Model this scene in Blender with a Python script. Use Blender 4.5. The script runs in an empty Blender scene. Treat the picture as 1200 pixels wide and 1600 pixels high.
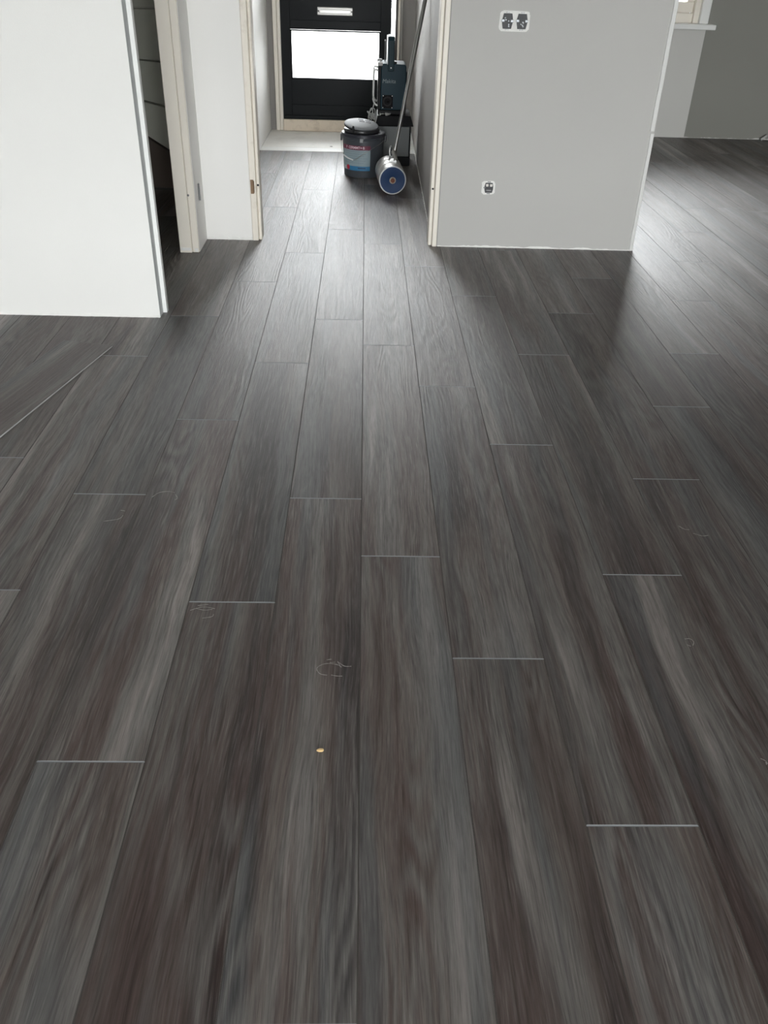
import bpy, bmesh, math, random
from mathutils import Vector, Matrix

# ------------------------------------------------------------------ camera
scene = bpy.context.scene
C = scene.collection
F_PX, PITCH, YAW, ROLL, CAM_H = 1312.0, 0.5833, 0.0356, -0.0327, 1.2
def camera_basis():
    cy, sy, ct, st = math.cos(YAW), math.sin(YAW), math.cos(PITCH), math.sin(PITCH)
    fw = Vector((sy*ct, cy*ct, -st)); rt = Vector((cy, -sy, 0)); dn = fw.cross(rt)
    c, s = math.cos(ROLL), math.sin(ROLL)
    return rt*c + dn*s, dn*c - rt*s, fw
_r, _d, _f = camera_basis()
cam_data = bpy.data.cameras.new('camera')
cam_data.sensor_fit = 'HORIZONTAL'; cam_data.sensor_width = 36.0
cam_data.lens = 36.0*F_PX/1200.0
cam_data.clip_start = 0.05; cam_data.clip_end = 200
cam = bpy.data.objects.new('camera', cam_data); C.objects.link(cam)
M4 = Matrix.Identity(4)
for i in range(3):
    M4[i][0] = _r[i]; M4[i][1] = -_d[i]; M4[i][2] = -_f[i]
M4[2][3] = CAM_H
cam.matrix_world = M4
scene.camera = cam

# ------------------------------------------------------------------ sky, daylight, exposure
SKY = 25.5
world = bpy.data.worlds.new('overcast_sky'); scene.world = world; world.use_nodes = True
bg = world.node_tree.nodes['Background']
bg.inputs[0].default_value = (0.935, 0.967, 1.0, 1); bg.inputs[1].default_value = SKY
scene.view_settings.view_transform = 'Standard'; scene.view_settings.look = 'None'
scene.view_settings.gamma = 1.0; scene.view_settings.use_curve_mapping = False
scene.view_settings.exposure = 0.0
def portal(name, loc, sx, sz, inward):
    l = bpy.data.lights.new(name, 'AREA'); l.shape = 'RECTANGLE'; l.size = sx; l.size_y = sz
    l.cycles.is_portal = True
    o = bpy.data.objects.new(name, l); C.objects.link(o); o.location = loc
    o.rotation_euler = Vector(inward).to_track_quat('-Z', 'Z').to_euler()
    return o
portal('sky_portal_back', (0.9, -4.88, 1.2), 4.8, 2.2, (0, 1, 0))
portal('sky_portal_window', (1.95, 7.92, 1.55), 1.46, 1.46, (0, -1, 0))
portal('sky_portal_door', (-0.2, 7.80, 1.3), 1.03, 2.4, (0, -1, 0))

# ------------------------------------------------------------------ helpers
def link(name, bm, mats, parent=None, smooth=False, loc=None):
    me = bpy.data.meshes.new(name); bm.normal_update(); bm.to_mesh(me); bm.free()
    if not isinstance(mats, (list, tuple)): mats = [mats]
    for m in mats: me.materials.append(m)
    if smooth:
        for p in me.polygons: p.use_smooth = True
        if smooth is not True:
            me.set_sharp_from_angle(angle=math.radians(smooth))
    o = bpy.data.objects.new(name, me); C.objects.link(o)
    if loc is not None: o.location = loc
    if parent: o.parent = parent
    return o
def tag(o, label, cat, group=None, kind=None):
    o['label'] = label; o['category'] = cat
    if group: o['group'] = group
    if kind: o['kind'] = kind
    return o
def struct(o, label, cat): return tag(o, label, cat, kind='structure')
def empty(name, loc=(0, 0, 0), rz=0):
    o = bpy.data.objects.new(name, None); C.objects.link(o)
    o.location = loc; o.rotation_euler = (0, 0, rz); o.empty_display_size = 0.05
    return o
def add_box(bm, x0, x1, y0, y1, z0, z1, bev=0.0, seg=1, mat=0):
    t = bmesh.new()
    vs = [t.verts.new((x, y, z)) for z in (z0, z1) for x, y in ((x0, y0), (x1, y0), (x1, y1), (x0, y1))]
    for f in ((3, 2, 1, 0), (4, 5, 6, 7), (0, 1, 5, 4), (1, 2, 6, 5), (2, 3, 7, 6), (3, 0, 4, 7)):
        t.faces.new([vs[i] for i in f])
    if bev: bmesh.ops.bevel(t, geom=list(t.edges), offset=bev, segments=seg, affect='EDGES', profile=0.5)
    merge(bm, t, mat)
def merge(bm, t, mat=0, mtx=None):
    if mtx is not None: bmesh.ops.transform(t, matrix=mtx, verts=t.verts)
    m = {v: bm.verts.new(v.co) for v in t.verts}
    for f in t.faces:
        try:
            nf = bm.faces.new([m[v] for v in f.verts]); nf.material_index = mat; nf.smooth = f.smooth
        except ValueError: pass
    t.free()
def boxes(*specs):
    bm = bmesh.new()
    for s in specs:
        add_box(bm, *s)
    return bm
def add_prism(bm, pts, z0, z1, axis='z', mat=0, bev=0.0):
    """polygon pts (2D) extruded; axis 'z': pts are x,y ; axis 'y': pts are x,z extruded in y ; axis 'x': pts y,z"""
    t = bmesh.new()
    def P(a, b, h):
        return (a, b, h) if axis == 'z' else ((a, h, b) if axis == 'y' else (h, a, b))
    lo = [t.verts.new(P(a, b, z0)) for a, b in pts]; hi = [t.verts.new(P(a, b, z1)) for a, b in pts]
    n = len(pts)
    t.faces.new(lo[::-1]); t.faces.new(hi)
    for i in range(n): t.faces.new((lo[i], lo[(i+1) % n], hi[(i+1) % n], hi[i]))
    bmesh.ops.recalc_face_normals(t, faces=t.faces)
    if bev: bmesh.ops.bevel(t, geom=list(t.edges), offset=bev, segments=2, affect='EDGES', profile=0.5)
    merge(bm, t, mat)
def add_lathe(bm, prof, n=48, mtx=None, mat=0, cap=True):
    """prof: list of (r,z) bottom to top, revolved about Z"""
    t = bmesh.new(); rings = []
    for r, z in prof:
        rings.append([t.verts.new((r*math.cos(2*math.pi*i/n), r*math.sin(2*math.pi*i/n), z)) for i in range(n)])
    for a, b in zip(rings, rings[1:]):
        for i in range(n): t.faces.new((a[i], a[(i+1) % n], b[(i+1) % n], b[i]))
    if cap:
        t.faces.new(rings[0][::-1]); t.faces.new(rings[-1])
    bmesh.ops.recalc_face_normals(t, faces=t.faces)
    merge(bm, t, mat, mtx)
def add_tube(bm, pts, r, n=10, mat=0, closed=False, flat=1.0):
    pts = [Vector(p) for p in pts]; t = bmesh.new(); rings = []
    N = len(pts)
    for i, p in enumerate(pts):
        if closed: d = pts[(i+1) % N]-pts[i-1]
        else: d = pts[min(i+1, N-1)]-pts[max(i-1, 0)]
        d.normalize()
        up = Vector((0, 0, 1)) if abs(d.z) < 0.9 else Vector((1, 0, 0))
        s = d.cross(up).normalized(); u = s.cross(d).normalized()
        rr = r[i] if isinstance(r, (list, tuple)) else r
        rings.append([t.verts.new(p + s*rr*math.cos(2*math.pi*k/n) + u*rr*flat*math.sin(2*math.pi*k/n)) for k in range(n)])
    pairs = list(zip(rings, rings[1:])) + ([(rings[-1], rings[0])] if closed else [])
    for a, b in pairs:
        for k in range(n): t.faces.new((a[k], a[(k+1) % n], b[(k+1) % n], b[k]))
    if not closed:
        t.faces.new(rings[0][::-1]); t.faces.new(rings[-1])
    bmesh.ops.recalc_face_normals(t, faces=t.faces)
    merge(bm, t, mat)
def spline(ctrl, n=8):
    """Catmull-Rom through control points"""
    P = [Vector(c) for c in ctrl]; out = []
    for i in range(len(P)-1):
        p0 = P[max(i-1, 0)]; p1 = P[i]; p2 = P[i+1]; p3 = P[min(i+2, len(P)-1)]
        for k in range(n):
            t = k/n
            out.append(0.5*((2*p1)+(p2-p0)*t+(2*p0-5*p1+4*p2-p3)*t*t+(3*p1-p0-3*p2+p3)*t**3))
    out.append(P[-1]); return out
def text_mesh(body, size, font_shear=0.0, extrude=0.0004, bold=0.0):
    cu = bpy.data.curves.new('lettering', 'FONT'); cu.body = body; cu.size = size; cu.extrude = extrude
    cu.align_x = 'CENTER'; cu.align_y = 'CENTER'; cu.shear = font_shear; cu.offset = bold; cu.resolution_u = 3
    o = bpy.data.objects.new('lettering', cu); C.objects.link(o)
    dg = bpy.context.evaluated_depsgraph_get()
    me = bpy.data.meshes.new_from_object(o.evaluated_get(dg))
    bpy.data.objects.remove(o); bpy.data.curves.remove(cu)
    bm = bmesh.new(); bm.from_mesh(me); bpy.data.meshes.remove(me)
    return bm

# ------------------------------------------------------------------ materials
class NT:
    def __init__(s, m): s.t = m.node_tree; s.n = s.t.nodes; s.l = s.t.links
    def node(s, typ, **kw):
        n = s.n.new(typ)
        for k, v in kw.items(): setattr(n, k, v)
        return n
    def set(s, sock, v):
        if hasattr(v, 'is_output') or isinstance(v, bpy.types.NodeSocket): s.l.new(v, sock)
        else: sock.default_value = v
    def math(s, op, a, b=0.5, clamp=False):
        n = s.node('ShaderNodeMath', operation=op, use_clamp=clamp); s.set(n.inputs[0], a); s.set(n.inputs[1], b); return n.outputs[0]
    def mix(s, fac, a, b, blend='MIX'):
        n = s.node('ShaderNodeMix', data_type='RGBA', blend_type=blend, clamp_factor=True)
        s.set(n.inputs['Factor'], fac); s.set(n.inputs[6], a); s.set(n.inputs[7], b); return n.outputs[2]
    def noise(s, vec, scale=1.0, detail=2.0, rough=0.5, dist=0.0):
        n = s.node('ShaderNodeTexNoise'); s.set(n.inputs['Vector'], vec); s.set(n.inputs['Scale'], scale)
        s.set(n.inputs['Detail'], detail); s.set(n.inputs['Roughness'], rough); s.set(n.inputs['Distortion'], dist)
        return n.outputs[0]
    def ramp(s, fac, stops):
        n = s.node('ShaderNodeValToRGB'); s.set(n.inputs[0], fac); e = n.color_ramp.elements
        e[0].position, e[0].color = stops[0]; e[1].position, e[1].color = stops[-1]
        for p, c in stops[1:-1]:
            q = e.new(p); q.color = c
        return n.outputs[0]
    def vec(s, op, a, b):
        n = s.node('ShaderNodeVectorMath', operation=op); s.set(n.inputs[0], a); s.set(n.inputs[1], b); return n.outputs[0]
def new_mat(name):
    m = bpy.data.materials.new(name); m.use_nodes = True
    return m, NT(m), m.node_tree.nodes['Principled BSDF']
def g(v): return (v, v, v, 1)
def plain(name, col, rough=0.5, metal=0.0, spec=0.5, var=0.06, bump=0.0, bscale=200.0, coat=0.0):
    m, t, b = new_mat(name)
    tc = t.node('ShaderNodeTexCoord').outputs['Object']
    n = t.noise(tc, 14.0, 4.0, 0.6)
    c = t.mix(n, tuple(x*(1-var) for x in col[:3])+(1,), tuple(min(1, x*(1+var)) for x in col[:3])+(1,))
    t.l.new(c, b.inputs['Base Color'])
    b.inputs['Roughness'].default_value = rough; b.inputs['Metallic'].default_value = metal
    b.inputs['Specular IOR Level'].default_value = spec; b.inputs['Coat Weight'].default_value = coat
    if bump:
        bn = t.node('ShaderNodeBump'); bn.inputs['Strength'].default_value = bump; bn.inputs['Distance'].default_value = 0.001
        t.l.new(t.noise(tc, bscale, 3.0, 0.6), bn.inputs['Height']); t.l.new(bn.outputs[0], b.inputs['Normal'])
    return m
def paint(name, col, rough=0.7, var=0.03, stain=None):
    """rolled wall paint: fine stipple, slight unevenness"""
    m, t, b = new_mat(name)
    tc = t.node('ShaderNodeTexCoord').outputs['Object']
    n = t.noise(tc, 2.2, 5.0, 0.55)
    c = t.mix(n, tuple(x*(1-var) for x in col[:3])+(1,), tuple(min(1, x*(1+var)) for x in col[:3])+(1,))
    if stain:
        s = t.ramp(t.noise(tc, stain[1], 6.0, 0.7), [(0.52, g(0)), (0.70, g(1))])
        c = t.mix(t.math('MULTIPLY', s, stain[2]), c, stain[0])
    t.l.new(c, b.inputs['Base Color']); b.inputs['Roughness'].default_value = rough
    b.inputs['Specular IOR Level'].default_value = 0.35
    bn = t.node('ShaderNodeBump'); bn.inputs['Strength'].default_value = 0.12; bn.inputs['Distance'].default_value = 0.002
    t.l.new(t.noise(tc, 260.0, 2.0, 0.5), bn.inputs['Height']); t.l.new(bn.outputs[0], b.inputs['Normal'])
    return m

def wood_floor():
    m, t, b = new_mat('dark_oak_vinyl')
    tc = t.node('ShaderNodeTexCoord').outputs['Object']
    rnd = t.node('ShaderNodeObjectInfo').outputs['Random']
    off = t.node('ShaderNodeCombineXYZ')
    t.l.new(t.math('MULTIPLY', rnd, 37.0), off.inputs[0]); t.l.new(t.math('MULTIPLY', rnd, 91.0), off.inputs[1])
    t.l.new(t.math('MULTIPLY', rnd, 53.0), off.inputs[2])
    p = t.vec('ADD', tc, off.outputs[0])
    # slow sideways drift of the grain
    wob = t.noise(t.vec('MULTIPLY', p, (6.0, 1.6, 1.0)), 1.0, 2.0, 0.5)
    wobv = t.node('ShaderNodeCombineXYZ'); t.l.new(t.math('MULTIPLY', t.math('SUBTRACT', wob, 0.5), 0.045), wobv.inputs[0])
    pw = t.vec('ADD', p, wobv.outputs[0])
    broad = t.noise(t.vec('MULTIPLY', pw, (9.5, 0.50, 1.0)), 1.0, 2.5, 0.55)
    broad2 = t.noise(t.vec('MULTIPLY', t.vec('ADD', pw, (3.3, 7.7, 1.1)), (12.0, 0.6, 1.0)), 1.0, 2.0, 0.5)
    fine = t.noise(t.vec('MULTIPLY', pw, (120.0, 4.0, 1.0)), 1.0, 5.0, 0.68, 0.6)
    pore = t.noise(t.vec('MULTIPLY', pw, (620.0, 22.0, 1.0)), 1.0, 3.0, 0.6)
    # cathedral figure: bands that follow a warped field
    field = t.noise(t.vec('MULTIPLY', p, (9.0, 1.1, 1.0)), 1.0, 1.5, 0.5)
    rings = t.math('SINE', t.math('MULTIPLY', t.math('ADD', field, t.math('MULTIPLY', fine, 0.02)), 95.0), 0.0)
    rings = t.math('ADD', t.math('MULTIPLY', rings, 0.5), 0.5)
    figmask = t.ramp(t.noise(t.vec('MULTIPLY', t.vec('ADD', p, (11.0, 5.0, 2.0)), (9.0, 1.3, 1.0)), 1.0, 1.0, 0.5), [(0.48, g(0)), (0.60, g(1))])
    base = t.ramp(broad, [(0.36, (0.031, 0.024, 0.023, 1)), (0.44, (0.060, 0.045, 0.040, 1)), (0.50, (0.086, 0.071, 0.064, 1)),
                          (0.56, (0.094, 0.086, 0.081, 1)), (0.63, (0.165, 0.147, 0.136, 1))])
    maroon = t.ramp(broad2, [(0.50, g(0)), (0.57, g(1))])
    col = t.mix(t.math('MULTIPLY', maroon, 0.72), base, (0.052, 0.034, 0.030, 1))
    steel = t.ramp(t.noise(t.vec('MULTIPLY', t.vec('ADD', pw, (8.1, 2.2, 4.0)), (12.0, 0.6, 1.0)), 1.0, 2.0, 0.5), [(0.53, g(0)), (0.62, g(1))])
    col = t.mix(t.math('MULTIPLY', steel, 0.6), col, (0.070, 0.074, 0.076, 1))
    col = t.mix(t.math('MULTIPLY', t.math('MULTIPLY', figmask, rings), 0.60), col, (0.125, 0.118, 0.112, 1))
    dash = t.noise(t.vec('MULTIPLY', pw, (300.0, 11.0, 1.0)), 1.0, 3.0, 0.62)
    lightd = t.ramp(dash, [(0.53, g(0)), (0.68, g(1))]); darkd = t.ramp(dash, [(0.34, g(1)), (0.46, g(0))])
    patchm = t.ramp(t.noise(t.vec('MULTIPLY', t.vec('ADD', p, (2.0, 9.0, 6.0)), (10.0, 1.8, 1.0)), 1.0, 2.0, 0.5), [(0.36, g(0.25)), (0.62, g(1))])
    col = t.mix(t.math('MULTIPLY', t.math('MULTIPLY', lightd, patchm), 0.36), col, (0.175, 0.162, 0.152, 1))
    col = t.mix(t.math('MULTIPLY', t.math('MULTIPLY', darkd, patchm), 0.36), col, (0.026, 0.021, 0.020, 1))
    fv = t.math('ADD', t.math('MULTIPLY', fine, 1.5), 0.25)
    pv = t.math('ADD', t.math('MULTIPLY', pore, 1.0), 0.50)
    k = t.math('MULTIPLY', t.math('MULTIPLY', fv, pv), t.math('ADD', t.math('MULTIPLY', rnd, 0.50), 0.96))
    kc = t.node('ShaderNodeCombineXYZ')
    for i in range(3): t.l.new(k, kc.inputs[i])
    col = t.mix(1.0, col, kc.outputs[0], 'MULTIPLY')
    t.l.new(col, b.inputs['Base Color'])
    gm = t.ramp(t.math('ADD', t.math('MULTIPLY', fine, 0.6), t.math('MULTIPLY', dash, 0.4)), [(0.40, g(0)), (0.55, g(1))])
    sp = t.math('ADD', t.math('MULTIPLY', gm, 0.24), 0.34)
    sp = t.math('MULTIPLY', sp, t.math('SUBTRACT', 1.0, t.math('MULTIPLY', t.math('MULTIPLY', figmask, rings), 0.45)))
    t.l.new(sp, b.inputs['Specular IOR Level'])
    b.inputs['Anisotropic'].default_value = 0.75
    tg = t.node('ShaderNodeCombineXYZ'); tg.inputs[0].default_value = 1.0; t.l.new(tg.outputs[0], b.inputs['Tangent'])
    rr = t.math('ADD', t.math('MULTIPLY', fine, 0.14), 0.41)
    t.l.new(rr, b.inputs['Roughness'])
    h = t.math('ADD', t.math('MULTIPLY', fine, 0.7), t.math('MULTIPLY', t.math('MULTIPLY', rings, figmask), 0.35))
    h = t.math('ADD', h, t.math('MULTIPLY', pore, 0.25))
    h = t.math('ADD', h, t.math('MULTIPLY', dash, 0.5))
    bn = t.node('ShaderNodeBump'); bn.inputs['Strength'].default_value = 0.8; bn.inputs['Distance'].default_value = 0.0016
    t.l.new(h, bn.inputs['Height']); t.l.new(bn.outputs[0], b.inputs['Normal'])
    return m
def glass_mat(name, frosted=False):
    m = bpy.data.materials.new(name); m.use_nodes = True; t = NT(m); t.n.clear()
    out = t.node('ShaderNodeOutputMaterial')
    tr = t.node('ShaderNodeBsdfTransparent'); tr.inputs[0].default_value = (0.955, 0.955, 0.945, 1)
    gl = t.node('ShaderNodeBsdfGlossy'); gl.inputs['Roughness'].default_value = 0.02 if not frosted else 0.3
    lw = t.node('ShaderNodeFresnel'); lw.inputs[0].default_value = 1.45
    mx = t.node('ShaderNodeMixShader'); t.l.new(lw.outputs[0], mx.inputs[0])
    if frosted:
        tl = t.node('ShaderNodeBsdfTranslucent')
        tc = t.node('ShaderNodeTexCoord').outputs['Object']
        t.l.new(t.mix(t.noise(tc, 90.0, 2.0, 0.5), (0.86, 0.88, 0.88, 1), (0.95, 0.96, 0.96, 1)), tl.inputs[0])
        m2 = t.node('ShaderNodeMixShader'); m2.inputs[0].default_value = 0.22
        t.l.new(tr.outputs[0], m2.inputs[1]); t.l.new(tl.outputs[0], m2.inputs[2]); t.l.new(m2.outputs[0], mx.inputs[1])
    else: t.l.new(tr.outputs[0], mx.inputs[1])
    t.l.new(gl.outputs[0], mx.inputs[2]); t.l.new(mx.outputs[0], out.inputs[0])
    return m

WOOD = wood_floor()
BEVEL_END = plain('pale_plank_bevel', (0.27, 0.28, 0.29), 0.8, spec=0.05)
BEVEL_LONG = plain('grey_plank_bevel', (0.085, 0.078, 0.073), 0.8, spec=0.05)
VINYL_CORE = plain('pale_vinyl_core', (0.42, 0.42, 0.41), 0.6)
SCREED = plain('dark_screed', (0.10, 0.10, 0.10), 0.9)
WHITE_WALL = paint('white_wall_paint', (0.80, 0.79, 0.765))
WHITE_WALL2 = paint('white_partition_paint', (0.83, 0.815, 0.79))
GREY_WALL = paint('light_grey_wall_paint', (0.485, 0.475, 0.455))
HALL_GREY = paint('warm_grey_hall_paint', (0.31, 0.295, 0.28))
DARK_WALL = paint('dark_grey_wall_paint', (0.265, 0.26, 0.235))
PALE_WALL = paint('pale_grey_wall_paint', (0.62, 0.61, 0.58))
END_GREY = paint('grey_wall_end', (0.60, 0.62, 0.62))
CEIL = paint('white_ceiling', (0.82, 0.82, 0.81))
CREAM = paint('cream_frame_paint', (0.82, 0.765, 0.68), 0.45, 0.04)
CREAM_WORN = paint('worn_cream_frame_paint', (0.82, 0.76, 0.67), 0.45, 0.05, ((0.42, 0.33, 0.25, 1), 9.0, 0.35))
WHITE_TRIM = paint('white_gloss_trim', (0.82, 0.82, 0.80), 0.4)
PLASTER = plain('raw_white_plaster', (0.80, 0.79, 0.76), 0.9, bump=0.6, bscale=300)
DOOR_DARK = plain('charcoal_door_paint', (0.007, 0.0085, 0.0095), 0.40, spec=0.10, bump=0.05, bscale=120)
GLASS = glass_mat('clear_glass'); FROST = glass_mat('frosted_glass', True)
STEEL = plain('brushed_steel', (0.42, 0.42, 0.41), 0.34, 1.0)
DARKSTEEL = plain('dark_steel', (0.20, 0.20, 0.20), 0.4, 0.9)
BLACK = plain('black_plastic', (0.005, 0.005, 0.006), 0.45, spec=0.15)
BLACKHOLE = plain('black_device_body', (0.02, 0.02, 0.022), 0.5)
SLATE = paint('warm_entry_board', (0.88, 0.86, 0.82), 0.42, 0.08, ((0.50, 0.47, 0.42, 1), 7.0, 0.35))
SILLW = paint('cream_sill_board', (0.72, 0.62, 0.50), 0.55, 0.05, ((0.33, 0.25, 0.18, 1), 10.0, 0.5))
CLOSET = paint('under_stair_panel_paint', (0.80, 0.80, 0.71), 0.8)
BROWN = plain('brown_hardboard', (0.16, 0.125, 0.105), 0.7)
RUST = plain('rusty_brass', (0.20, 0.13, 0.08), 0.55, 0.6, var=0.4)

# ------------------------------------------------------------------ floor: slab with one object per plank
W, X0, L = 0.1899, 0.0064, 1.3161
HALL_END = 6.60
floor = link('floor', boxes((-2.85, 4.45, -4.85, 7.87, -0.12, -0.006)), SCREED)
struct(floor, 'dark brown grey wood-look plank floor through the rooms', 'floor')
def plank_mesh(name, length, width=W, t=0.0058, ce=0.0020, cl=0.0012, dz=0.0007, core=False):
    bm = bmesh.new(); hx, hy = width/2, length/2
    def ring(x, y, z): return [bm.verts.new(v) for v in ((-x, -y, z), (x, -y, z), (x, y, z), (-x, y, z))]
    a = ring(hx, hy, -t); b = ring(hx, hy, -dz); c = ring(hx-cl, hy-ce, 0)
    bm.faces.new(c).material_index = 0
    for i in range(4):
        j = (i+1) % 4
        f = bm.faces.new((b[i], b[j], c[j], c[i])); f.material_index = 1 if i in (0, 2) else 2
        f = bm.faces.new((a[i], a[j], b[j], b[i])); f.material_index = 3
    bm.faces.new(a[::-1]).material_index = 3
    me = bpy.data.meshes.new(name); bm.normal_update(); bm.to_mesh(me); bm.free()
    for m in (WOOD, BEVEL_END, BEVEL_LONG, VINYL_CORE): me.materials.append(m)
    return me
joint = {-3: 1.004, -2: 1.447, -1: 1.879, 0: 1.625, 1: 1.274, 2: 0.875, 3: 1.562, 4: 0.687, -4: 1.886, -5: 1.482,
         6: 0.285, 7: 0.873, 8: 1.44, 9: 0.675, 5: 1.15}
rng = random.Random(7)
cache = {}
for col in range(-11, 22):
    xc = X0 + (col+0.5)*W
    if xc-W/2 < -2.2 or xc+W/2 > 4.15: continue
    j0 = joint.get(col)
    if j0 is None: j0 = rng.uniform(0, L)
    y_lo = -0.75
    if xc > 0.42: y_hi = 7.62
    elif xc > -0.90: y_hi = HALL_END
    else: y_hi = 5.3 if xc > -1.8 else 3.18
    k = math.floor((y_lo-j0)/L)
    y = j0 + k*L
    while y < y_hi-0.02:
        y1 = min(y+L, y_hi); ln = round(y1-y, 4)
        hidden = (0.42 < xc < 1.1 and y > 4.4 and xc/y < 0.10)
        if not hidden and y1 > y_lo:
            if ln not in cache: cache[ln] = plank_mesh('plank', ln)
            o = bpy.data.objects.new('plank', cache[ln]); C.objects.link(o); o.parent = floor
            o.location = (xc, (y+y1)/2, rng.uniform(-0.00025, 0.0))
            if rng.random() < 0.5: o.rotation_euler = (0, 0, math.pi)
        y += L
# loose plank lying skew on the floor
lp = empty('loose_plank', (-0.898, 2.877, 0.0)); lp.rotation_euler = (0, 0, math.radians(-12.3))
tag(lp, 'loose dark floor plank lying askew on the floor below the white wall', 'plank')
o = bpy.data.objects.new('vinyl_board', plank_mesh('vinyl_board', L, core=True)); C.objects.link(o); o.parent = lp
o.location = (-W/2, -L/2, 0.0060)

# ------------------------------------------------------------------ walls
CZ = 2.6
w = link('wall_left', boxes((-2.6, -0.788, 3.18, 3.25, 0.0, CZ)), WHITE_WALL)
struct(w, 'bright white painted wall at left ending at a free corner', 'wall')
w = link('wall_stair', boxes((-0.860, -0.778, 4.06, 4.28, 0, CZ), (-0.860, -0.760, 4.30, 7.5, 0, CZ), (-0.860, -0.775, 3.25, 4.06, 2.12, CZ)), WHITE_WALL2)
struct(w, 'white side wall between stair cupboard and hall', 'wall')
w = link('wall_hall_left', boxes((-0.779, -0.545, 4.28, 4.36, 0, CZ), (-0.545, 0.372, 4.28, 4.36, 2.14, CZ)), WHITE_WALL2)
struct(w, 'short white wall section left of the hall opening', 'wall')
w = link('wall_center', boxes((0.373, 1.356, 4.242, 4.335, 0, CZ)), GREY_WALL)
struct(w, 'light grey wall section with open wall sockets in the middle', 'wall')
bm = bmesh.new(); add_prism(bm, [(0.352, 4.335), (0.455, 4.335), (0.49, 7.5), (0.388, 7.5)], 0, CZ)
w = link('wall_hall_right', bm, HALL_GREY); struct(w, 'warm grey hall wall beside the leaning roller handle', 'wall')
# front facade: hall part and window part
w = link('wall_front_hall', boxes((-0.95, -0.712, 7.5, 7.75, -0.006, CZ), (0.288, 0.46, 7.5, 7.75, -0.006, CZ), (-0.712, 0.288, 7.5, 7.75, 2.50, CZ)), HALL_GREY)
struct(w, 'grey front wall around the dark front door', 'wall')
w = link('wall_front', boxes((0.46, 1.25, 7.62, 7.87, -0.006, CZ), (1.25, 2.70, 7.62, 7.87, -0.006, 0.80), (1.25, 2.70, 7.62, 7.87, 2.25, CZ)), PALE_WALL)
struct(w, 'pale grey wall below the far window', 'wall')
w = link('wall_front_dark', boxes((2.70, 4.2, 7.62, 7.87, -0.006, CZ)), DARK_WALL)
struct(w, 'dark grey far wall to the right of the window', 'wall')
w = link('wall_right', boxes((4.2, 4.45, -4.6, 7.87, -0.006, CZ)), PALE_WALL); struct(w, 'pale grey outer wall out of view at right', 'wall')
w = link('wall_outer_left', boxes((-2.85, -2.6, -4.6, 7.75, -0.006, CZ)), WHITE_WALL); struct(w, 'white outer wall out of view at left', 'wall')
w = link('wall_back', boxes((-2.85, -1.5, -4.85, -4.6, -0.006, CZ), (3.3, 4.45, -4.85, -4.6, -0.006, CZ), (-1.5, 3.3, -4.85, -4.6, 2.3, CZ), (-1.5, 3.3, -4.85, -4.6, -0.006, 0.1)), PALE_WALL)
struct(w, 'pale wall with garden windows behind the camera', 'wall')
w = link('wall_stair_back', boxes((-2.6, -0.86, 5.42, 5.52, 0, CZ), (-2.0, -1.9, 3.25, 5.42, 0, CZ)), CLOSET); struct(w, 'dim wall at the back of the stair cupboard', 'wall')
w = link('ceiling', boxes((-2.85, 4.45, -4.85, 7.87, CZ, CZ+0.2)), CEIL); struct(w, 'white ceiling above the rooms', 'ceiling')
gnd = link('ground', boxes((-25, 25, -25, -4.86, -0.4, -0.2), (-25, 25, 7.9, 30, -0.4, -0.2)), plain('grey_paving', (0.33, 0.33, 0.31), 0.9))
struct(gnd, 'grey paving outside the house', 'ground')

# painted-wall end and frames
w = link('trim_1', boxes((-0.830, -0.772, 3.236, 3.262, 0, 2.12)), WHITE_TRIM)
struct(w, 'narrow white strip at the corner end of the white wall', 'trim')
w = link('trim_2', boxes((-0.790, -0.7875, 3.182, 3.236, 0.0, CZ)), END_GREY)
struct(w, 'grey end face of the white wall', 'trim')

def ragged(name, p0, p1, hmin, hmax, thick, label, mat=PLASTER, seed=1, z=0.0, cat='trim'):
    """uneven strip of filler along the foot of a wall"""
    r = random.Random(seed); bm = bmesh.new()
    p0 = Vector((p0[0], p0[1], z)); p1 = Vector((p1[0], p1[1], z)); d = p1-p0; n = max(4, int(d.length/0.012)); d.normalize()
    s = Vector((d.y, -d.x, 0)); prev = None; ln = (p1-p0).length; h = hmin
    for i in range(n+1):
        h = min(hmax, max(hmin, h + r.uniform(-1, 1)*(hmax-hmin)*0.45)); t = thick*r.uniform(0.4, 1.0)
        p = p0 + d*(ln*i/n)
        ring = [bm.verts.new(p+s*t), bm.verts.new(p+s*t*0.6+Vector((0, 0, h*0.7))), bm.verts.new(p+Vector((0, 0, h))), bm.verts.new(p-s*0.002)]
        if prev:
            for a in range(3): bm.faces.new((prev[a], ring[a], ring[a+1], prev[a+1]))
        prev = ring
    o = link(name, bm, mat, smooth=False); return struct(o, label, cat)
ragged('trim_3', (-2.2, 3.18), (-0.788, 3.18), 0.004, 0.013, 0.004, 'ragged plaster edge along the foot of the white wall', seed=3)
ragged('trim_4', (-0.776, 4.28), (-0.548, 4.28), 0.006, 0.022, 0.005, 'ragged plaster edge under the short white wall section', seed=5)
ragged('trim_5', (0.374, 4.242), (1.352, 4.242), 0.003, 0.010, 0.004, 'ragged plaster edge along the foot of the grey wall with sockets', seed=6)
ragged('trim_6', (2.66, 7.62), (4.19, 7.62), 0.002, 0.011, 0.004, 'ragged plaster edge along the foot of the dark far wall', mat=PALE_WALL, seed=8)
ragged('trim_7', (0.353, 4.40), (0.387, 7.48), 0.003, 0.008, -0.004, 'thin pale edge along the foot of the warm grey hall wall', seed=9)
ragged('trim_8', (-0.778, 4.06), (-0.778, 4.28), 0.003, 0.012, -0.004, 'plaster edge below the hinge beside the cupboard frame', seed=12)

BEAD = paint('off_white_bead', (0.66, 0.655, 0.635), 0.5)
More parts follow.
